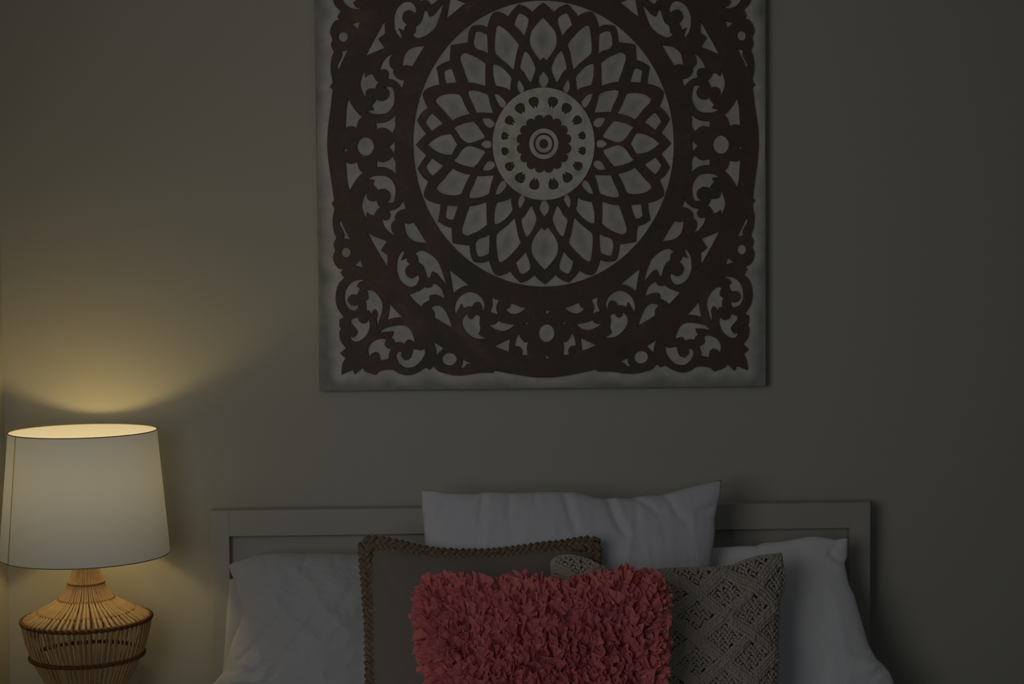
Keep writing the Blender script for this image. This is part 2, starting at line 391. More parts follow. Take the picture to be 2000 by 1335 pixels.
add(z4([(640,720),(690,660),(780,630),(900,610),(1010,625),(1070,690),(1110,800),(1105,890),(1075,820),(1020,805),(975,860),(910,835),(850,850),(830,800),(790,770),(820,740),(830,695),(730,700)]))
add(z4([(742,795),(680,780),(600,800),(530,850),(495,930),(515,1050),(550,985),(600,960),(640,990),(655,1085),(710,1065),(770,1055),(780,990),(805,920),(750,900),(725,860)]))
add(z3([(752,978),(755,1030),(725,1080),(680,1115),(620,1118),(580,1085),(562,1040),(575,1012),(607,1010),(600,1040),(625,1068),(655,1055),(668,1020),(674,993),(718,1002),(735,1003)]))
add(z3([(798,942),(880,992),(825,1045),(820,990)]))
for c_ in [(674.3,73.5,10,10.2),(873.5,699,15,13)]:   # round holes
    pts = [(c_[0]+c_[2]*cos(2*pi*i/20), c_[1]+c_[3]*sin(2*pi*i/20)) for i in range(20)]
    add(pts)
def circ(cx, cy, rx, ry, n=24): return [(cx+rx*cos(2*pi*i/n), cy+ry*sin(2*pi*i/n)) for i in range(n)]
for s_ in (-1, 1):
    holes.append(circ(ox+s_*346.5, 284.5, 17, 18.5)); holes.append(circ(1064.0, oy+s_*368.5, 16.5, 18))
    holes.append([(ox+s_*290, 271), (ox+s_*294.5, 278), (ox+s_*302, 286), (ox+s_*296.5, 293), (ox+s_*291.5, 303), (ox+s_*289, 287)])
    holes.append([(ox+s_*388.5, 286), (ox+s_*379, 291), (ox+s_*388.5, 297.5)])
    holes.append([(1059.5, oy+s_*325), (1073, oy+s_*323), (1065.5, oy+s_*334)])
    holes.append([(1058.5, oy+s_*419), (1070, oy+s_*419), (1064.2, oy+s_*408)])
outq = can([(1062,736.5)] + z3(list(reversed([(175,-10),(180,30),(162,45),(180,80),(168,150),(175,230),(190,270),(172,310),(182,350),(168,390),(175,430),(200,465),(232,475),(215,495),(240,530),(200,570),(182,640),(190,720),(232,785),(205,800),(203,840),(215,860),(203,880),(210,940),(245,985),(205,1020),(240,1050),(220,1090),(212,1155),(285,1125),(298,1155),(345,1110),(370,1140),(430,1160),(460,1135),(540,1128),(590,1155),(640,1165),(700,1150),(755,1115),(785,1130),(808,1105),(850,1145),(970,1172),(1110,1155),(1195,1155),(1205,1140),(1330,1165),(1450,1185)]))) + [(649,350),(644,315),(642,281.5)])
outq[0] = (0, outq[0][1]); outq[-1] = (outq[-1][0], 0)
plate('carved_fretwork', SM([ring4(outq)], 3)+SM(holes)+[ell(ox, oy, 255.5, 278, 120)], YB, .008, M_fret)
# whitewash worn thin away from the carving: distance to the nearest cut edge, stored on the board
import numpy as np
edges_ = []
for lp in SM([ring4(lat_q)])+SM(cells)+SM([ring4(outq)], 3)+SM(holes)+[ell(ox, oy, 255.5, 278, 160)]:
    a_ = np.array(lp+[lp[0]]); n_ = 2
    for k in range(n_): edges_.append(a_[:-1]+(a_[1:]-a_[:-1])*k/n_)
E_ = np.concatenate(edges_).astype(np.float32)
gx = np.linspace(-(hw-.004), hw-.004, 190); gz = np.linspace(-(hh-.004), hh-.004, 205)
G_ = np.array([(x, z) for z in gz for x in gx], dtype=np.float32); D_ = np.empty(len(G_), np.float32)
for k in range(0, len(G_), 1500):
    g_ = G_[k:k+1500]; D_[k:k+1500] = np.sqrt(((g_[:, None, :]-E_[None])**2).sum(2).min(1))
inside = (np.abs(G_[:, 0]) < .93*hw*.93) & (np.abs(G_[:, 1]) < .86*hh)
wear = np.clip((D_/MPP-7)/np.where(inside, 22, 20), 0, 1)
wear[inside] *= .8
me_ = bd.data; nb = len(me_.vertices)
vs = [tuple(v.co) for v in me_.vertices]+[(float(x), YB-.0003, float(z)) for x, z in G_]
fs = [tuple(p.vertices) for p in me_.polygons]
nx_ = len(gx)
for j in range(len(gz)-1):
    for i in range(nx_-1): q = nb+j*nx_+i; fs.append((q, q+1, q+1+nx_, q+nx_))
m2_ = bpy.data.meshes.new('backing_board'); m2_.from_pydata(vs, [], fs); m2_.materials.append(M_board); bd.data = m2_
at2 = m2_.attributes.new('wear', 'FLOAT', 'POINT'); at2.data.foreach_set('value', [1.0]*nb+[float(w) for w in wear])
# central rosette
rh = []
for (cx, cy, w_, h_) in [(520,235,115,135),(375,300,115,130),(262,428,100,125),(208,590,92,95),(208,750,92,95),(258,910,100,120),(370,1030,115,130),(520,1100,115,140)]:
    for s_ in (-1, 1):
        X = 950+cx/5.56; Y = 160+cy/5.56; X = ox-(s_)*(ox-X) if s_ == 1 else 2*ox-X
        d_ = Vector((X-ox, Y-oy)).normalized(); e_ = Vector((-d_.y, d_.x)); w = w_/5.56/2; h = h_/5.56/2
        sh = [(0,1),(.55,.93),(.95,.6),(1,.2),(.8,-.3),(.45,-.7),(.28,-1.05),(.1,-.72),(-.02,-.5),(-.12,-.74),(-.3,-1.0),(-.45,-.7),(-.8,-.3),(-1,.2),(-.95,.6),(-.55,.93)]
        rh.append([(X+d_.x*b_*h+e_.x*a*w, Y+d_.y*b_*h+e_.y*a*w) for a, b_ in sh])
ro = plate('rosette_ring', [ell(ox, oy, 99, 108.5, 96), ell(ox, oy, 45, 48, 40)]+SM(rh), YB-.007, .0035, M_ringw)
tag(ro, 'pale washed ring with sixteen teardrop piercings')
def scallop(n, r0, r1, kx, ky):
    out = []
    for k in range(n):
        a0 = 2*pi*k/n
        for j in range(8):
            t_ = j/8; a = a0+2*pi/n*t_; r = r0+(r1-r0)*(sin(pi*t_)**.5)
            out.append(L((ox+r*kx*cos(a), oy+r*ky*sin(a))))
    return out
plate('rosette_flower', [scallop(16, 44, 53, 1.0, 1.06)], YB-.0105, .004, M_fret)
plate('rosette_outer_band', [ell(ox, oy, 28, 29.3, 48), ell(ox, oy, 20.5, 21.5, 48)], YB-.0145, .0012, M_ringw, .0003)
plate('rosette_inner_band', [ell(ox, oy, 16, 16.8, 40), ell(ox, oy, 9, 9.5, 40)], YB-.0145, .0012, M_ringw, .0003)

# ---------------------------------------------------------------- bed: headboard frame
YH = -.075
def hx(px): return at(px, 1010, YH).x
def hz(px, py): return at(px, py, YH).z
xl, xr = hx(411), hx(1700); xil, xir = hx(447), hx(1659.5)
zt = (hz(450, 998)+hz(1050, 988)+hz(1660, 981))/3; zi = (hz(450, 1042)+hz(1660, 1035))/2
bed = empty('bed', ((xl+xr)/2, -.05, 0), 'painted off-white wooden bed headboard with a plain square frame and recessed panel', 'bed')
box('post', (xl, YH, 0), (xil, -.03, zt), M_bed, bed, .0012, 2)
box('post', (xir, YH, 0), (xr, -.03, zt), M_bed, bed, .0012, 2)
box('top_rail', (xil+.0001, YH, zi), (xir-.0001, -.03, zt), M_bed, bed, .0003, 1)
box('panel', (xil, -.045, .25), (xir, -.033, zi), M_bed, bed, .001)
box('side_rail', (xl+.01, -2.05, .25), (xl+.04, YH, .42), M_bed, bed, .003)
box('side_rail', (xr-.04, -2.05, .25), (xr-.01, YH, .42), M_bed, bed, .003)
for x_ in (xl, xr-.05):
    box('leg', (x_, -2.1, 0), (x_+.05, -2.05, .42), M_bed, bed, .003)
box('foot_rail', (xl+.05, -2.09, .25), (xr-.05, -2.06, .42), M_bed, bed, .003)
ZM = .62
mt = empty('mattress', ((xl+xr)/2, -1.0, .30), 'white mattress on the bed beneath the pillows', 'mattress')
box('mattress_body', (xl+.045, -2.04, .30), (xr-.045, -.10, ZM), M_whiteR, mt, .04, 5)

# ---------------------------------------------------------------- pillows
def pillow_fn(pl, top, right, bottom, left, thick, back=.45, wr=.0, seed=0, creases=(), pw=.42, fine=0, wsc=(9, 9)):
    """returns P(u,v,h) -> world; outline in pixels on a leaning plane; v=0 top"""
    lo_, hi_ = 1340.0, 1900.0
    for _ in range(40):
        mid = (lo_+hi_)/2
        if pl.at(sum(p[0] for p in bottom)/len(bottom), mid).z > ZM+.014: lo_ = mid
        else: hi_ = mid
    ob_ = max(p[1] for p in bottom)
    fx = lambda P_: [(x, y if y < 1340 else 1340+(y-1340)*(lo_-1340)/(ob_-1340)) for x, y in P_]
    top, right, bottom, left = fx(top), fx(right), fx(bottom), fx(left)
    def base(u, v):
        T = interp(top, u); B = interp(bottom, u); Lf = interp(left, v); R = interp(right, v)
        c00, c10, c01, c11 = top[0], top[-1], bottom[0], bottom[-1]
        x = [(1-v)*T[k]+v*B[k]+(1-u)*Lf[k]+u*R[k]-((1-u)*(1-v)*c00[k]+u*(1-v)*c10[k]+(1-u)*v*c01[k]+u*v*c11[k]) for k in (0, 1)]
        return x
    def P(u, v, h=0, side=1):
        px, py = base(u, v); p = pl.at(px, py)
        e_ = max(0, sin(pi*u))**pw*max(0, sin(pi*v))**pw
        t = thick*e_
        if side < 0: return p - pl.n*(t*back)
        w = 0
        if wr:
            q = Vector((p.x*wsc[0], p.z*wsc[1], seed*7.3))
            nv = noise.noise(q+Vector((noise.noise(q*.6)*1.5, 0, 0)))
            w += wr*(1-2*abs(nv)**.7)*.6
            nv = noise.noise(q*2.7+Vector((3, noise.noise(q)*1.2, 1))); w += wr*.35*(1-2*abs(nv))
            nv = noise.noise(q*6.1+Vector((9, 1, 4))); w += wr*.16*(1-2*abs(nv)); nv = noise.noise(q*11+Vector((2, 7, 4))); w += wr*.06*nv
        for (ax_, ay_, bx_, by_, dep, wid) in creases:
            dx, dy = bx_-ax_, by_-ay_; l2 = dx*dx+dy*dy
            s_ = ((px-ax_)*dx+(py-ay_)*dy)/l2; sc = min(1, max(0, s_))
            wob = 5*noise.noise(Vector((s_*3, ax_*.1, 0)))
            dd = hypot(px-ax_-dx*sc, py-ay_-dy*sc)
            sg = (px-ax_)*dy-(py-ay_)*dx; dn = sg/sqrt(l2)+wob*min(1, 4*max(0, s_))
            if 0 <= s_ <= 1: dd = abs(dn)
            fall = 1 if s_ < .0 else max(0, 1-sc)**.6
            if s_ > 1: fall = 0
            g = exp(-(dd/wid)**2); w -= 2.2*dep*g*fall
            w += dep*.6*exp(-((dn-wid*1.9)/(wid*1.3))**2)*fall*(1 if 0 <= s_ <= 1 else 0)
        return p + pl.n*(t + (w*min(1, e_*1.3)) + h)
    P.base = base; P.pl = pl
    return P
def pillow_mesh(name, P, m, parent, nu=110, nv=90):
    vs = []; fs = []
    def g(i, n): t = i/n; return .5-.5*cos(pi*t)*.0-.5*(1-2*t)*1.0 if False else (t*.72+.28*(.5-.5*cos(pi*t)))
    idx = {}
    for s_ in (1, -1):
        for j in range(nv+1):
            for i in range(nu+1):
                edge_ = i in (0, nu) or j in (0, nv)
                if s_ < 0 and edge_: idx[(s_, i, j)] = idx[(1, i, j)]; continue
                idx[(s_, i, j)] = len(vs); vs.append(P(g(i, nu), g(j, nv), 0, s_))
    for s_ in (1, -1):
        for j in range(nv):
            for i in range(nu):
                f = (idx[(s_, i, j)], idx[(s_, i, j+1)], idx[(s_, i+1, j+1)], idx[(s_, i+1, j)])
                fs.append(f if s_ > 0 else f[::-1])
    return pyobj(name, vs, fs, m, parent)
ZT = 1.15
def thing_at(name, P, label, cat, group=None):
    c_ = P(.5, .98); return empty(name, (c_.x, c_.y, ZM), label, cat, group)

# left white pillow and the one behind it
plB = Plane(ZM, -.215, ZT, -.105)
Pb = pillow_fn(plB, [(447,1130),(560,1122),(760,1120),(900,1130)], [(900,1130),(900,1300),(900,1468)],
               [(420,1466),(660,1468),(900,1468)], [(447,1130),(441,1220),(434,1320),(420,1466)], .012, pw=.3, wr=.002)
t_ = thing_at('bed_pillow', Pb, 'flat white pillow showing only a narrow pale edge behind the left pillow', 'pillow')
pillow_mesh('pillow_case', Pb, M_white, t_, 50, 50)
plL = Plane(ZM, -.30, ZT, -.155)
PL_ = pillow_fn(plL, [(447,1104),(456,1097),(470,1094),(486,1087),(500,1083),(540,1079.5),(570,1080),(600,1080.5),(630,1079),(660,1080.5),(700,1082),(760,1086),(850,1095)],
                [(850,1095),(855,1200),(860,1350),(870,1484)], [(405,1486),(640,1490),(870,1484)],
                [(447,1104),(451,1118),(460,1136),(462,1150),(463,1162),(470,1182),(474,1203),(466,1225),(453,1255),(444,1285),(434,1315),(415,1336),(404,1365),(400,1420),(405,1486)],
                .075, wr=.010, seed=2, wsc=(7, 11), pw=.40,
                creases=[(452,1106,520,1170,.004,7),(474,1203,545,1235,.003,7),(470,1290,600,1160,.002,6),(520,1335,640,1180,.0018,7),(690,1150,640,1240,.002,8),(520,1085,530,1130,.002,6),(600,1082,590,1140,.0025,6),(655,1084,660,1130,.002,6)])
t_ = thing_at('bed_pillow', PL_, 'crinkled white linen pillow at the left, leaning on the headboard beside the jute-trimmed cushion', 'pillow')
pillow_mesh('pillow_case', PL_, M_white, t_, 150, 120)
# right white pillow
plR = Plane(ZM, -.265, ZT, -.15)
PR_ = pillow_fn(plR, [(1230,1085),(1330,1074),(1395,1069),(1439,1066),(1479,1065),(1489,1060),(1520,1057),(1542,1054),(1573,1048),(1590,1046.5),(1607,1048),(1632,1053),(1644,1051),(1656,1049)],
                [(1656,1049),(1656,1066),(1655,1088),(1650,1099),(1654,1119),(1659,1142),(1669,1162),(1678,1194),(1688,1228),(1697,1259),(1713,1287),(1725,1297),(1737,1311),(1745,1327),(1748,1350),(1750,1420),(1740,1482)],
                [(1200,1486),(1500,1490),(1740,1482)], [(1230,1085),(1215,1250),(1200,1486)],
                .066, wr=.006, seed=5, wsc=(5, 5), pw=.42,
                creases=[(1652,1100,1610,1080,.007,7),(1640,1052,1610,1090,.004,6),(1735,1300,1690,1320,.005,7),(1715,1289,1640,1260,.003,8)])
t_ = thing_at('bed_pillow', PR_, 'smooth white pillow at the right end of the bed, beside the cable-knit cushion', 'pillow')
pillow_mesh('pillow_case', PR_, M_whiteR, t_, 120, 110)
# tall white sham in the middle
plE = Plane(ZM, -.385, ZT, -.24)
PE_ = pillow_fn(plE, [(823,957),(842,956),(858,959),(873,961),(904,962.5),(929,963),(945,960),(973,960),(998,961.5),(1020,961),(1047,960),(1075,959),(1122,960),(1140,964),(1159,970),(1181,973),(1200,971),(1231,972.5),(1246,968.5),(1277,966),(1293,965),(1318,958.5),(1349,949.5),(1380,942),(1408,937)],
                [(1408,937),(1409,948),(1407,967),(1402,985),(1396,1013),(1397,1038),(1393,1069),(1386,1110),(1380,1200),(1385,1350),(1395,1512)],
                [(832,1512),(1110,1518),(1395,1512)], [(823,957),(824,985),(826,1010),(829,1045),(831,1070),(833,1200),(828,1360),(832,1512)],
                .07, wr=.0045, seed=9, wsc=(9, 3), pw=.36,
                creases=[(946,957,932,1035,.007,6),(994,958,990,1020,.004,7),(1047,957,1046,1000,.004,6),(1100,957,1125,1060,.0055,8),(1184,970,1222,1060,.008,8),(1236,970,1290,1010,.006,7),(1294,962,1345,1040,.005,8),(1402,985,1350,1010,.006,9),(880,960,850,1030,.004,8),(1240,970,1240,1060,.003,7),(828,990,850,1060,.004,7)])
t_ = thing_at('euro_pillow', PE_, 'tall white pillow standing above the headboard in the middle, its right corner peaked', 'pillow')
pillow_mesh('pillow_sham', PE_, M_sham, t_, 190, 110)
# taupe cushion with braided jute trim
plT = Plane(ZM, -.50, ZT, -.35)
tb_top = [(714,1062),(740,1061),(775,1068),(810,1077),(850,1084),(900,1087),(960,1086),(1020,1079),(1060,1073),(1100,1069),(1135,1063),(1160,1060)]
tb_right = [(1160,1060),(1160,1080),(1158,1110),(1158,1200),(1160,1350),(1165,1550)]
tb_left = [(714,1062),(714,1080),(717,1110),(720,1140),(723,1180),(726,1230),(727,1280),(728,1335),(728,1430),(726,1550)]
PT_ = pillow_fn(plT, tb_top, tb_right, [(726,1550),(940,1560),(1165,1550)], tb_left, .075, wr=.0022, seed=11, pw=.40, wsc=(4, 4),
                creases=[(1150,1070,1080,1120,.009,12),(735,1085,780,1180,.004,9)])
tan = thing_at('jute_trimmed_cushion', PT_, 'taupe linen cushion edged with a brown braided jute trim, behind the coral cushion', 'cushion')
pillow_mesh('cushion_cover', PT_, M_tan, tan, 120, 100)
vs = []; fs = []
path = []
Llen = 0
loop = [interp([(728,1425)]+list(reversed(tb_left[:-2])), i/170) for i in range(171)]
loop += [interp(tb_top, i/175) for i in range(1, 176)] + [interp(tb_right[:-2]+[(1159,1425)], i/180) for i in range(1, 181)]
# resample and round the corners a little
for _ in range(5): loop = [loop[0]]+[((a[0]+b_[0]*2+c_[0])/4, (a[1]+b_[1]*2+c_[1])/4) for a, b_, c_ in zip(loop, loop[1:], loop[2:])]+[loop[-1]]
wp = [plT.at(*p) for p in loop]; acc = [0]
for a, b_ in zip(wp, wp[1:]): acc.append(acc[-1]+(b_-a).length)
per = .050; nS = int(acc[-1]/.0030)
def wpath(s):
    import bisect
    i = min(len(acc)-2, max(0, bisect.bisect_right(acc, s)-1)); f = (s-acc[i])/max(1e-9, acc[i+1]-acc[i])
    return wp[i].lerp(wp[i+1], min(1, max(0, f)))
frames = []
for k in range(nS+1):
    s = acc[-1]*k/nS; p = wpath(s); tdir = (wpath(min(acc[-1], s+.008))-wpath(max(0, s-.008))).normalized()
    frames.append((s, p, tdir.cross(plT.n).normalized()))
# flat plait: plump strands cross from the middle to either edge in turn
def fr(s_):
    p = wpath(s_); td = (wpath(min(acc[-1], s_+.008))-wpath(max(0, s_-.008))).normalized()
    return p, td.cross(plT.n).normalized()
lob = .0142; sL = 0.012; kk = 0
while sL < acc[-1]-.03:
    for sd in (-1, 1):
        s0 = sL+(0 if sd < 0 else lob/2)+random.uniform(-.0008, .0008); pts = []; rr = []
        for q_, lat, h_, w_ in ((0, -.35, -.0025, .40), (.2, -.05, .0022, .85), (.45, .34, .0046, 1.0), (.72, .72, .0036, .95), (.92, .95, .0005, .7), (1.02, .88, -.0035, .35)):
            p, side = fr(s0+q_*.024)
            pts.append(p+side*(sd*lat*.0152)+plT.n*(.011+h_+random.uniform(-.0003, .0003))); rr.append(.0061*w_*random.uniform(.92, 1.1))
        tube(vs, fs, pts, rr, 7, flat=(plT.n, .8))
    sL += lob
ctr = [wpath(acc[-1]*k/240)+plT.n*.006 for k in range(241)]
tube(vs, fs, ctr, .0105, 8, flat=(plT.n, .45))
# loose jute threads
for k in range(60):
    s, p, side = random.choice(frames); q = p+side*random.uniform(-.013, .013)+plT.n*.008
    e_ = q+side*random.uniform(-.008, .008)+plT.up*random.uniform(-.006, .008)+plT.n*.004
    tube(vs, fs, [q, (q+e_)/2+plT.n*.001, e_], .0004, 4)
pyobj('braided_trim', vs, fs, M_jute, tan)

# cable-knit cushion
plK = Plane(ZM, -.60, ZT, -.445, .2, .1)
K_top = [(1077,1098),(1083,1090),(1100,1085),(1122,1087),(1147,1094),(1165,1104),(1200,1117),(1240,1120),(1280,1114),(1330,1111),(1400,1110),(1430,1106),(1450,1096),(1480,1087),(1521,1083)]
K_right = [(1521,1083),(1524,1102),(1529,1122),(1530,1135),(1525,1155),(1517,1171),(1514,1183),(1517,1199),(1515,1229),(1513,1268),(1514,1298),(1513,1335),(1512,1450),(1515,1590)]
PK_ = pillow_fn(plK, K_top, K_right, [(1085,1590),(1300,1598),(1515,1590)], [(1077,1098),(1078,1120),(1080,1160),(1082,1300),(1085,1590)], .06, pw=.38)
kn = thing_at('cable_knit_cushion', PK_, 'cream chunky cable-knit cushion with diamond lattice, tucked behind the right of the coral cushion', 'cushion')
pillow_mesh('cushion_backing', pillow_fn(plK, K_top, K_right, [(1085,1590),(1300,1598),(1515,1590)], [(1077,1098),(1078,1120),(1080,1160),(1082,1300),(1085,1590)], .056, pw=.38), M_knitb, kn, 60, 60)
vs = []; fs = []
UW, VH = 445.0, 490.0     # pixels across / down
Px_, Py_ = 112.0, 118.0   # diamond period
HB = .165
def bands(X, Y):
    a = (X/Px_+Y/Py_) % 1.0; b_ = (X/Px_-Y/Py_+.18) % 1.0
    da = min(a, 1-a); db = min(b_, 1-b_)
    ia = math.floor(X/Px_+Y/Py_+.5); ib = math.floor(X/Px_-Y/Py_+.18+.5)
    return da, db, ia, ib
def stitch(pts, r, n=6):
    N = len(pts); tube(vs, fs, pts, [r*(.42 if i in (0, N-1) else 1) for i in range(N)], n)
def KP(X, Y, h): return PK_(min(.999, max(.001, X/UW)), min(.999, max(.001, Y/VH)), h)
pitch = 9.4; row = 0; Y = 2.0
while Y < VH*.72:
    col = 0; X = 2.0+(pitch*.5 if row % 2 else 0)
    while X < UW:
        da, db, ia, ib = bands(X, Y)
        if da > HB and db > HB and True:
            jx = random.uniform(-1, 1); jy = random.uniform(-1, 1); s_ = 1 if (row+col) % 2 else -1
            q = [(X-4.6*s_+jx, Y-3.6+jy, .0005), (X-2.2*s_+jx, Y-3.8+jy, .0034), (X+1.6*s_+jx, Y-1.2+jy, .0048), (X+2.4*s_+jx, Y+2.2+jy, .0036), (X-.4*s_+jx, Y+4.8+jy, .0005)]
            stitch([KP(a, b_, h) for a, b_, h in q], .0038*random.uniform(.85, 1.15))
        X += pitch; col += 1
    Y += pitch*.80; row += 1
# cable bands: plump slanted stitches in three rows along each diagonal
def band_dir(kind):
    d_ = Vector((Px_, -Py_)) if kind == 0 else Vector((Px_, Py_))
    return d_.normalized()
for kind in (0, 1):
    d_ = band_dir(kind); nrm = Vector((-d_.y, d_.x)); perp = 1/hypot(1/Px_, 1/Py_)
    for k in range(-6, 12):
        # line: X/Px +- Y/Py = k
        off = k if kind == 0 else k-.18
        P0 = Vector((off*Px_, 0)); halfw = HB*perp
        n_ = int(900/9.5)
        for i in range(-n_, n_):
            for r_ in range(4):
                lat = (-halfw+(r_+.5)*halfw*2/4)
                c_ = P0+d_*(i*9.5+(4.7 if r_ % 2 else 0))+nrm*lat
                X, Y = c_.x, c_.y
                if not (0 < X < UW and 0 < Y < VH*.72): continue
                da, db, ia, ib = bands(X, Y)
                other = db if kind == 0 else da
                over = ((ia+ib) % 2 == 0) == (kind == 0)
                if other < HB and not over: continue
                hgt = .0050+.0028*cos(lat/halfw*1.3)+(.002 if other < HB else 0)
                a = c_-d_*8+nrm*(2.0 if r_ % 2 else -2.0); b_ = c_+d_*8-nrm*(2.0 if r_ % 2 else -2.0)
                j = random.uniform(-.0005, .0005)
                stitch([KP(a.x, a.y, hgt-.0035), KP((a.x*.6+c_.x*.4), (a.y*.6+c_.y*.4), hgt-.0004+j), KP(c_.x, c_.y, hgt+j), KP((b_.x*.6+c_.x*.4), (b_.y*.6+c_.y*.4), hgt-.0004+j), KP(b_.x, b_.y, hgt-.0035)], .0046*random.uniform(.85, 1.15))
# rolled knitted edge: chain of stitches round the rim
def rim(f, n):
    for i in range(n):
        for z_ in (0, 1):
            t0 = (i+z_*.5)/n; p = f(t0); q = f(min(1, t0+1.5/n)); o_ = plK.n
            m_ = (p+q)/2+o_*.004
            off_ = o_*(.003 if z_ else -.004)
            stitch([p+off_-o_*.002, p.lerp(m_, .6)+off_+o_*.002, m_+off_, q.lerp(m_, .6)+off_+o_*.001, q+off_-o_*.003], .0042)
rim(lambda t: PK_(t, .0005), 58); rim(lambda t: PK_(.9995, t*.72), 40); rim(lambda t: PK_(.0005, t*.72), 40)
pyobj('cable_knit_front', vs, fs, M_knit, kn)

# coral cushion covered in gathered fabric strips
plC = Plane(ZM, -.725, ZT, -.56)
C_top = [(834,1160),(845,1142),(880,1138),(920,1146),(980,1148),(1040,1142),(1100,1155),(1150,1145),(1190,1134),(1230,1127),(1262,1132),(1282,1150)]
C_right = [(1282,1150),(1285,1190),(1287,1250),(1283,1300),(1280,1335),(1284,1500),(1280,1620)]
C_bot = [(850,1620),(1060,1630),(1280,1620)]
C_left = [(834,1160),(828,1190),(831,1240),(840,1290),(850,1335),(848,1500),(850,1620)]
PC_ = pillow_fn(plC, C_top, C_right, C_bot, C_left, .05, pw=.38)
co = thing_at('shaggy_coral_cushion', PC_, 'coral pink shaggy cushion of gathered cotton strips, frontmost on the bed', 'cushion')
pillow_mesh('cushion_backing', PC_, M_coralb, co, 60, 60)
vs = []; fs = []; tone = []
def fan(p, axis, face, ln, wd, tn):
    """one gathered strip: pinched at p, flaring out along axis; pleated, with a snipped edge"""
    side = axis.cross(face).normalized(); fc = side.cross(axis).normalized()
    nc = 7; nr = 4; b0 = len(vs); phs = random.uniform(0, 6.28); curl = random.uniform(-.35, .6); pl_ = random.uniform(.8, 1.5)
    cut = random.choice((0, 1, 2)); sk = random.uniform(-.3, .3)
    for j in range(nr+1):
        t = j/nr; w = wd*(.34+.66*t**.7)
        for i in range(nc):
            s_ = i/(nc-1)*2-1
            e_ = ln*t*(1 - (.22*abs(s_)**1.5 if cut == 0 else 0) - (.20*s_*t if cut == 1 else 0) + (.10*((i % 2)*2-1)*(t > .9) if cut == 2 else 0) + sk*.3*s_*t)
            pleat = sin(phs+s_*pl_*3.1)*.13*wd*(1-.25*t)+s_*s_*curl*wd*.5
            vs.append(p+axis*e_+side*(s_*w*.5)+fc*(pleat*t**.6+curl*ln*.45*t*t)); tone.append(tn)
    for j in range(nr):
        for i in range(nc-1):
            a = b0+j*nc+i; fs.append((a, a+1, a+nc+1, a+nc))
random.seed(21)
UWc, VHc = 465.0, 480.0; stp = 12.2
rows = int(VHc*.60/stp); cols = int(UWc/stp)
def jit(a): return random.uniform(-a, a)
for r_ in range(-1, rows):
    for c_ in range(-1, cols+2):
        u = (c_+.5*(r_ % 2)+jit(.35))*stp/UWc; v_ = (r_+.5+jit(.35))*stp/VHc
        u = min(.998, max(.002, u)); v_ = max(.002, v_)
        p = PC_(u, v_); du = (PC_(min(.999, u+.02), v_)-PC_(max(.001, u-.02), v_)); dv = (PC_(u, v_+.02)-PC_(u, max(.001, v_-.02)))
        n_ = du.cross(dv).normalized()
        if n_.dot(plC.n) < 0: n_ = -n_
        out = Vector(((u-.5)*2, 0, 0))*abs((u-.5)*2)**3+plC.up*((.5-v_*1.0)*2)*(max(0, 1-v_*2.0))**3
        ax = (n_*random.uniform(.30, .75)+plC.up*random.uniform(-.15, 1.0)+Vector((1, 0, 0))*jit(.6)+out*.9).normalized()
        fc = (Vector((jit(.75), 0, 0))+n_*random.uniform(.5, 1)-plC.up*random.uniform(-.3, .5)).normalized()
        if abs(fc.dot(ax)) > .9: fc = (fc+Vector((.7, 0, .2))).normalized()
        edge_ = max(abs(u-.5)*2, 1-v_*2.2)
        tn = min(1, max(0, .32+jit(.3)+(.45 if edge_ > .86 else 0)*random.random()))
        fan(p, ax, fc, random.uniform(.022, .032), random.uniform(.024, .040), tn)
ru = pyobj('gathered_strips', vs, fs, M_coral, co, False)
a_ = ru.data.attributes.new('tone', 'FLOAT', 'POINT'); a_.data.foreach_set('value', tone)
ru['kind'] = 'stuff'

# ---------------------------------------------------------------- rattan table lamp
YL = -.207
def lz(py): return at(166, py, YL).z
lx = at(165, 980, YL).x
KL = (at(166, 1000, YL)-at(165, 1000, YL)).length
z_top, z_bot = lz(841), lz(1081); r_top, r_bot = 142*KL, 163.5*KL
prof = [(lz(1098), 24), (lz(1118), 27), (lz(1136), 33), (lz(1152), 40), (lz(1165), 49), (lz(1178), 68), (lz(1190), 90), (lz(1200), 110), (lz(1207), 123),
        (lz(1222), 122), (lz(1245), 117), (lz(1277), 106), (lz(1305), 92), (lz(1335), 76), (lz(1370), 60), (lz(1410), 48), (lz(1440), 46)]
ZN = lz(1452)
lamp = empty('table_lamp', (lx, YL, ZN), 'lit table lamp with white drum shade on an urn-shaped rattan base', 'lamp')
LC = Vector((lx, YL, 0))
# shade
vs = []; fs = []; n = 128; m_ = 16
for j in range(m_+1):
    t = j/m_; z = z_bot+(z_top-z_bot)*t; r = r_bot+(r_top-r_bot)*t
    for i in range(n):
        vs.append(LC+Vector((r*cos(2*pi*i/n), r*sin(2*pi*i/n), z)))
for j in range(m_):
    for i in range(n): fs.append((j*n+i, j*n+(i+1) % n, (j+1)*n+(i+1) % n, (j+1)*n+i))
sh = pyobj('lamp_shade', vs, fs, M_shade, lamp)
def circle_pts(r, z, n=96, wob=0): return [LC+Vector((r*cos(2*pi*i/n), r*sin(2*pi*i/n), z+wob*sin(i*2.1))) for i in range(n)]
for nm, r, z in (('shade_rim', r_top, z_top), ('shade_rim', r_bot, z_bot)):
    vs = []; fs = []; tube(vs, fs, circle_pts(r, z), .0013, 6, closed=True); o = pyobj(nm, vs, fs, M_trim, lamp); 
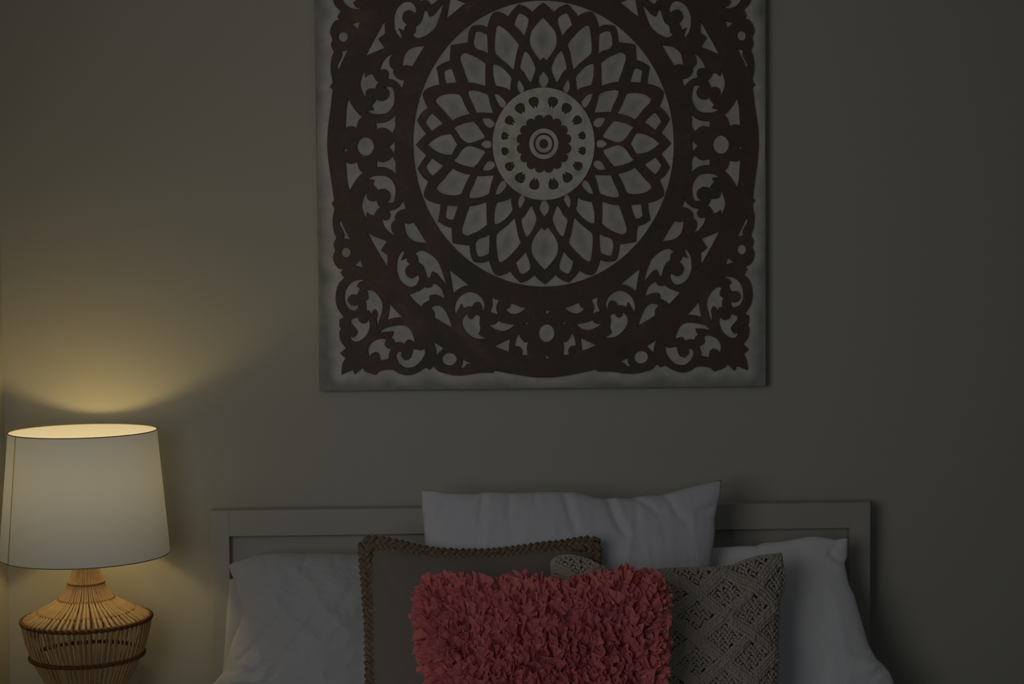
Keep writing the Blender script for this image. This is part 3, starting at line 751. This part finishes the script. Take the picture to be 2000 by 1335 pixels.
# vertical seam: overlapped strip of shade cloth at the left
vs = []; fs = []; aS = radians(-139)
for j in range(13):
    t = j/12; z = z_bot+(z_top-z_bot)*t; r = r_bot+(r_top-r_bot)*t+.0008
    for k in range(4):
        a = aS+k*.0105; vs.append(LC+Vector((r*cos(a), r*sin(a), z)))
for j in range(12):
    for k in range(3): a = j*4+k; fs.append((a, a+1, a+5, a+4))
pyobj('shade_seam', vs, fs, M_seam, lamp)
# bulb, socket, harp ring spider
zb = z_top-.105
bm = bmesh.new(); bmesh.ops.create_uvsphere(bm, u_segments=16, v_segments=10, radius=.03)
for v_ in bm.verts:
    if v_.co.z < 0: v_.co.z *= 1.5; f = 1-.45*min(1, -v_.co.z/.045); v_.co.x *= f; v_.co.y *= f
    v_.co += LC+Vector((0, 0, zb))
bmobj('bulb', bm, M_bulb, lamp)
vs = []; fs = []; tube(vs, fs, [LC+Vector((0, 0, z)) for z in (lz(1112), zb-.09, zb-.046)], [.012, .014, .016], 16); pyobj('socket', vs, fs, M_metal, lamp)
vs = []; fs = []
for a in (pi/6, pi/6+2*pi/3, pi/6+4*pi/3):
    tube(vs, fs, [LC+Vector((.016*cos(a), .016*sin(a), zb-.055)), LC+Vector((r_bot*.99*cos(a), r_bot*.99*sin(a), z_bot+.004))], .0012, 6)
pyobj('shade_fitter', vs, fs, M_metal, lamp)
# canes: one mesh, copied round the axis
def prof_r(z):
    for (za, ra), (zb_, rb) in zip(prof, prof[1:]):
        if zb_ <= z <= za: f = (z-zb_)/(za-zb_); return (rb+(ra-rb)*f)
    return prof[-1][1]
NC = 62
pp = []
for i in range(len(prof)-1):
    for k in range(3):
        z = prof[i][0]+(prof[i+1][0]-prof[i][0])*k/3; r = (prof[i][1]+(prof[i+1][1]-prof[i][1])*k/3)*KL
        pp.append((r, z))
pp.append((prof[-1][1]*KL, prof[-1][0]))
zsh = prof[8][0]
cane_meshes = []
for var in range(5):
    vs = []; fs = []; a0 = 0; ph = random.uniform(0, 6)
    pts = []; rr = []
    for i, (r, z) in enumerate(pp):
        spac = 2*pi*r/NC
        w = min(.0046, spac*.47) if z > zsh+.001 else min(.0026, spac*.24)
        aw = .006*sin(ph+i*.25)*(1 if z < zsh else .4)
        pts.append(Vector((r*cos(aw), r*sin(aw), z))); rr.append(w*(1+.12*sin(i*1.3+ph)))
    tube(vs, fs, pts, rr, 6)
    me = bpy.data.meshes.new('rattan_cane'); me.from_pydata([tuple(v_-Vector((0, 0, ZN))) for v_ in vs], [], fs); me.update()
    me.materials.append(M_cane)
    for p in me.polygons: p.use_smooth = True
    cane_meshes.append(me)
for k in range(NC):
    o = bpy.data.objects.new('rattan_cane', cane_meshes[random.randrange(5)]); COL.objects.link(o)
    o.parent = lamp; o.rotation_euler = (0, 0, 2*pi*k/NC+random.uniform(-.012, .012))
# binding rings: twisted pairs
def binding(z, rpx, rad, m, out_=.0):
    vs = []; fs = []; n = 220; r = rpx*KL+out_
    for st in (0, pi):
        pts = []
        for i in range(n):
            a = 2*pi*i/n; ph = a*NC/2+st
            pts.append(LC+Vector(((r+rad*.8*sin(ph))*cos(a), (r+rad*.8*sin(ph))*sin(a), z+rad*.8*cos(ph))))
        tube(vs, fs, pts, rad, 6, closed=True)
    return pyobj('binding_ring', vs, fs, m, lamp)
binding(lz(1136), 33, .0022, M_ringl, .0015); binding(lz(1168), 51, .0026, M_ringl, .002); binding(lz(1191), 91, .0022, M_ringl, .003)
binding(lz(1207), 123, .0036, M_ring, .001); binding(lz(1277), 106, .0033, M_ring, .0035)
binding(lz(1355), 67, .0028, M_ring, .0035); binding(lz(1440), 46, .0030, M_ring, .003)
vs = []; fs = []; tube(vs, fs, [LC+Vector((0, 0, ZN)), LC+Vector((0, 0, ZN+.014))], .062, 48); pyobj('base_plate', vs, fs, M_ringl, lamp, False)

# ---------------------------------------------------------------- nightstand carrying the lamp (below the picture's edge)
x0, x1 = XL+.02, xl-.03
ns = empty('nightstand', ((x0+x1)/2, -.2, 0), 'painted nightstand under the rattan lamp, left of the bed', 'nightstand')
box('stand_top', (x0, -.42, ZN-.025), (x1, -.01, ZN-.0005), M_stand, ns, .003)
box('drawer_case', (x0+.02, -.40, ZN-.18), (x1-.02, -.015, ZN-.026), M_stand, ns, .002)
dr = box('drawer', (x0+.035, -.412, ZN-.165), (x1-.035, -.401, ZN-.04), M_stand, ns, .002)
bm = bmesh.new(); bmesh.ops.create_uvsphere(bm, u_segments=16, v_segments=10, radius=.013)
for v_ in bm.verts: v_.co += Vector(((x0+x1)/2, -.424, ZN-.10))
kb = bmobj('knob', bm, M_metal, None); kb.parent = dr; kb.matrix_parent_inverse = (Matrix.Translation(-ns.location))
for xx in (x0+.025, x1-.06):
    for yy in (-.395, -.055): box('leg', (xx, yy, 0), (xx+.035, yy+.035, ZN-.18), M_stand, ns, .002)
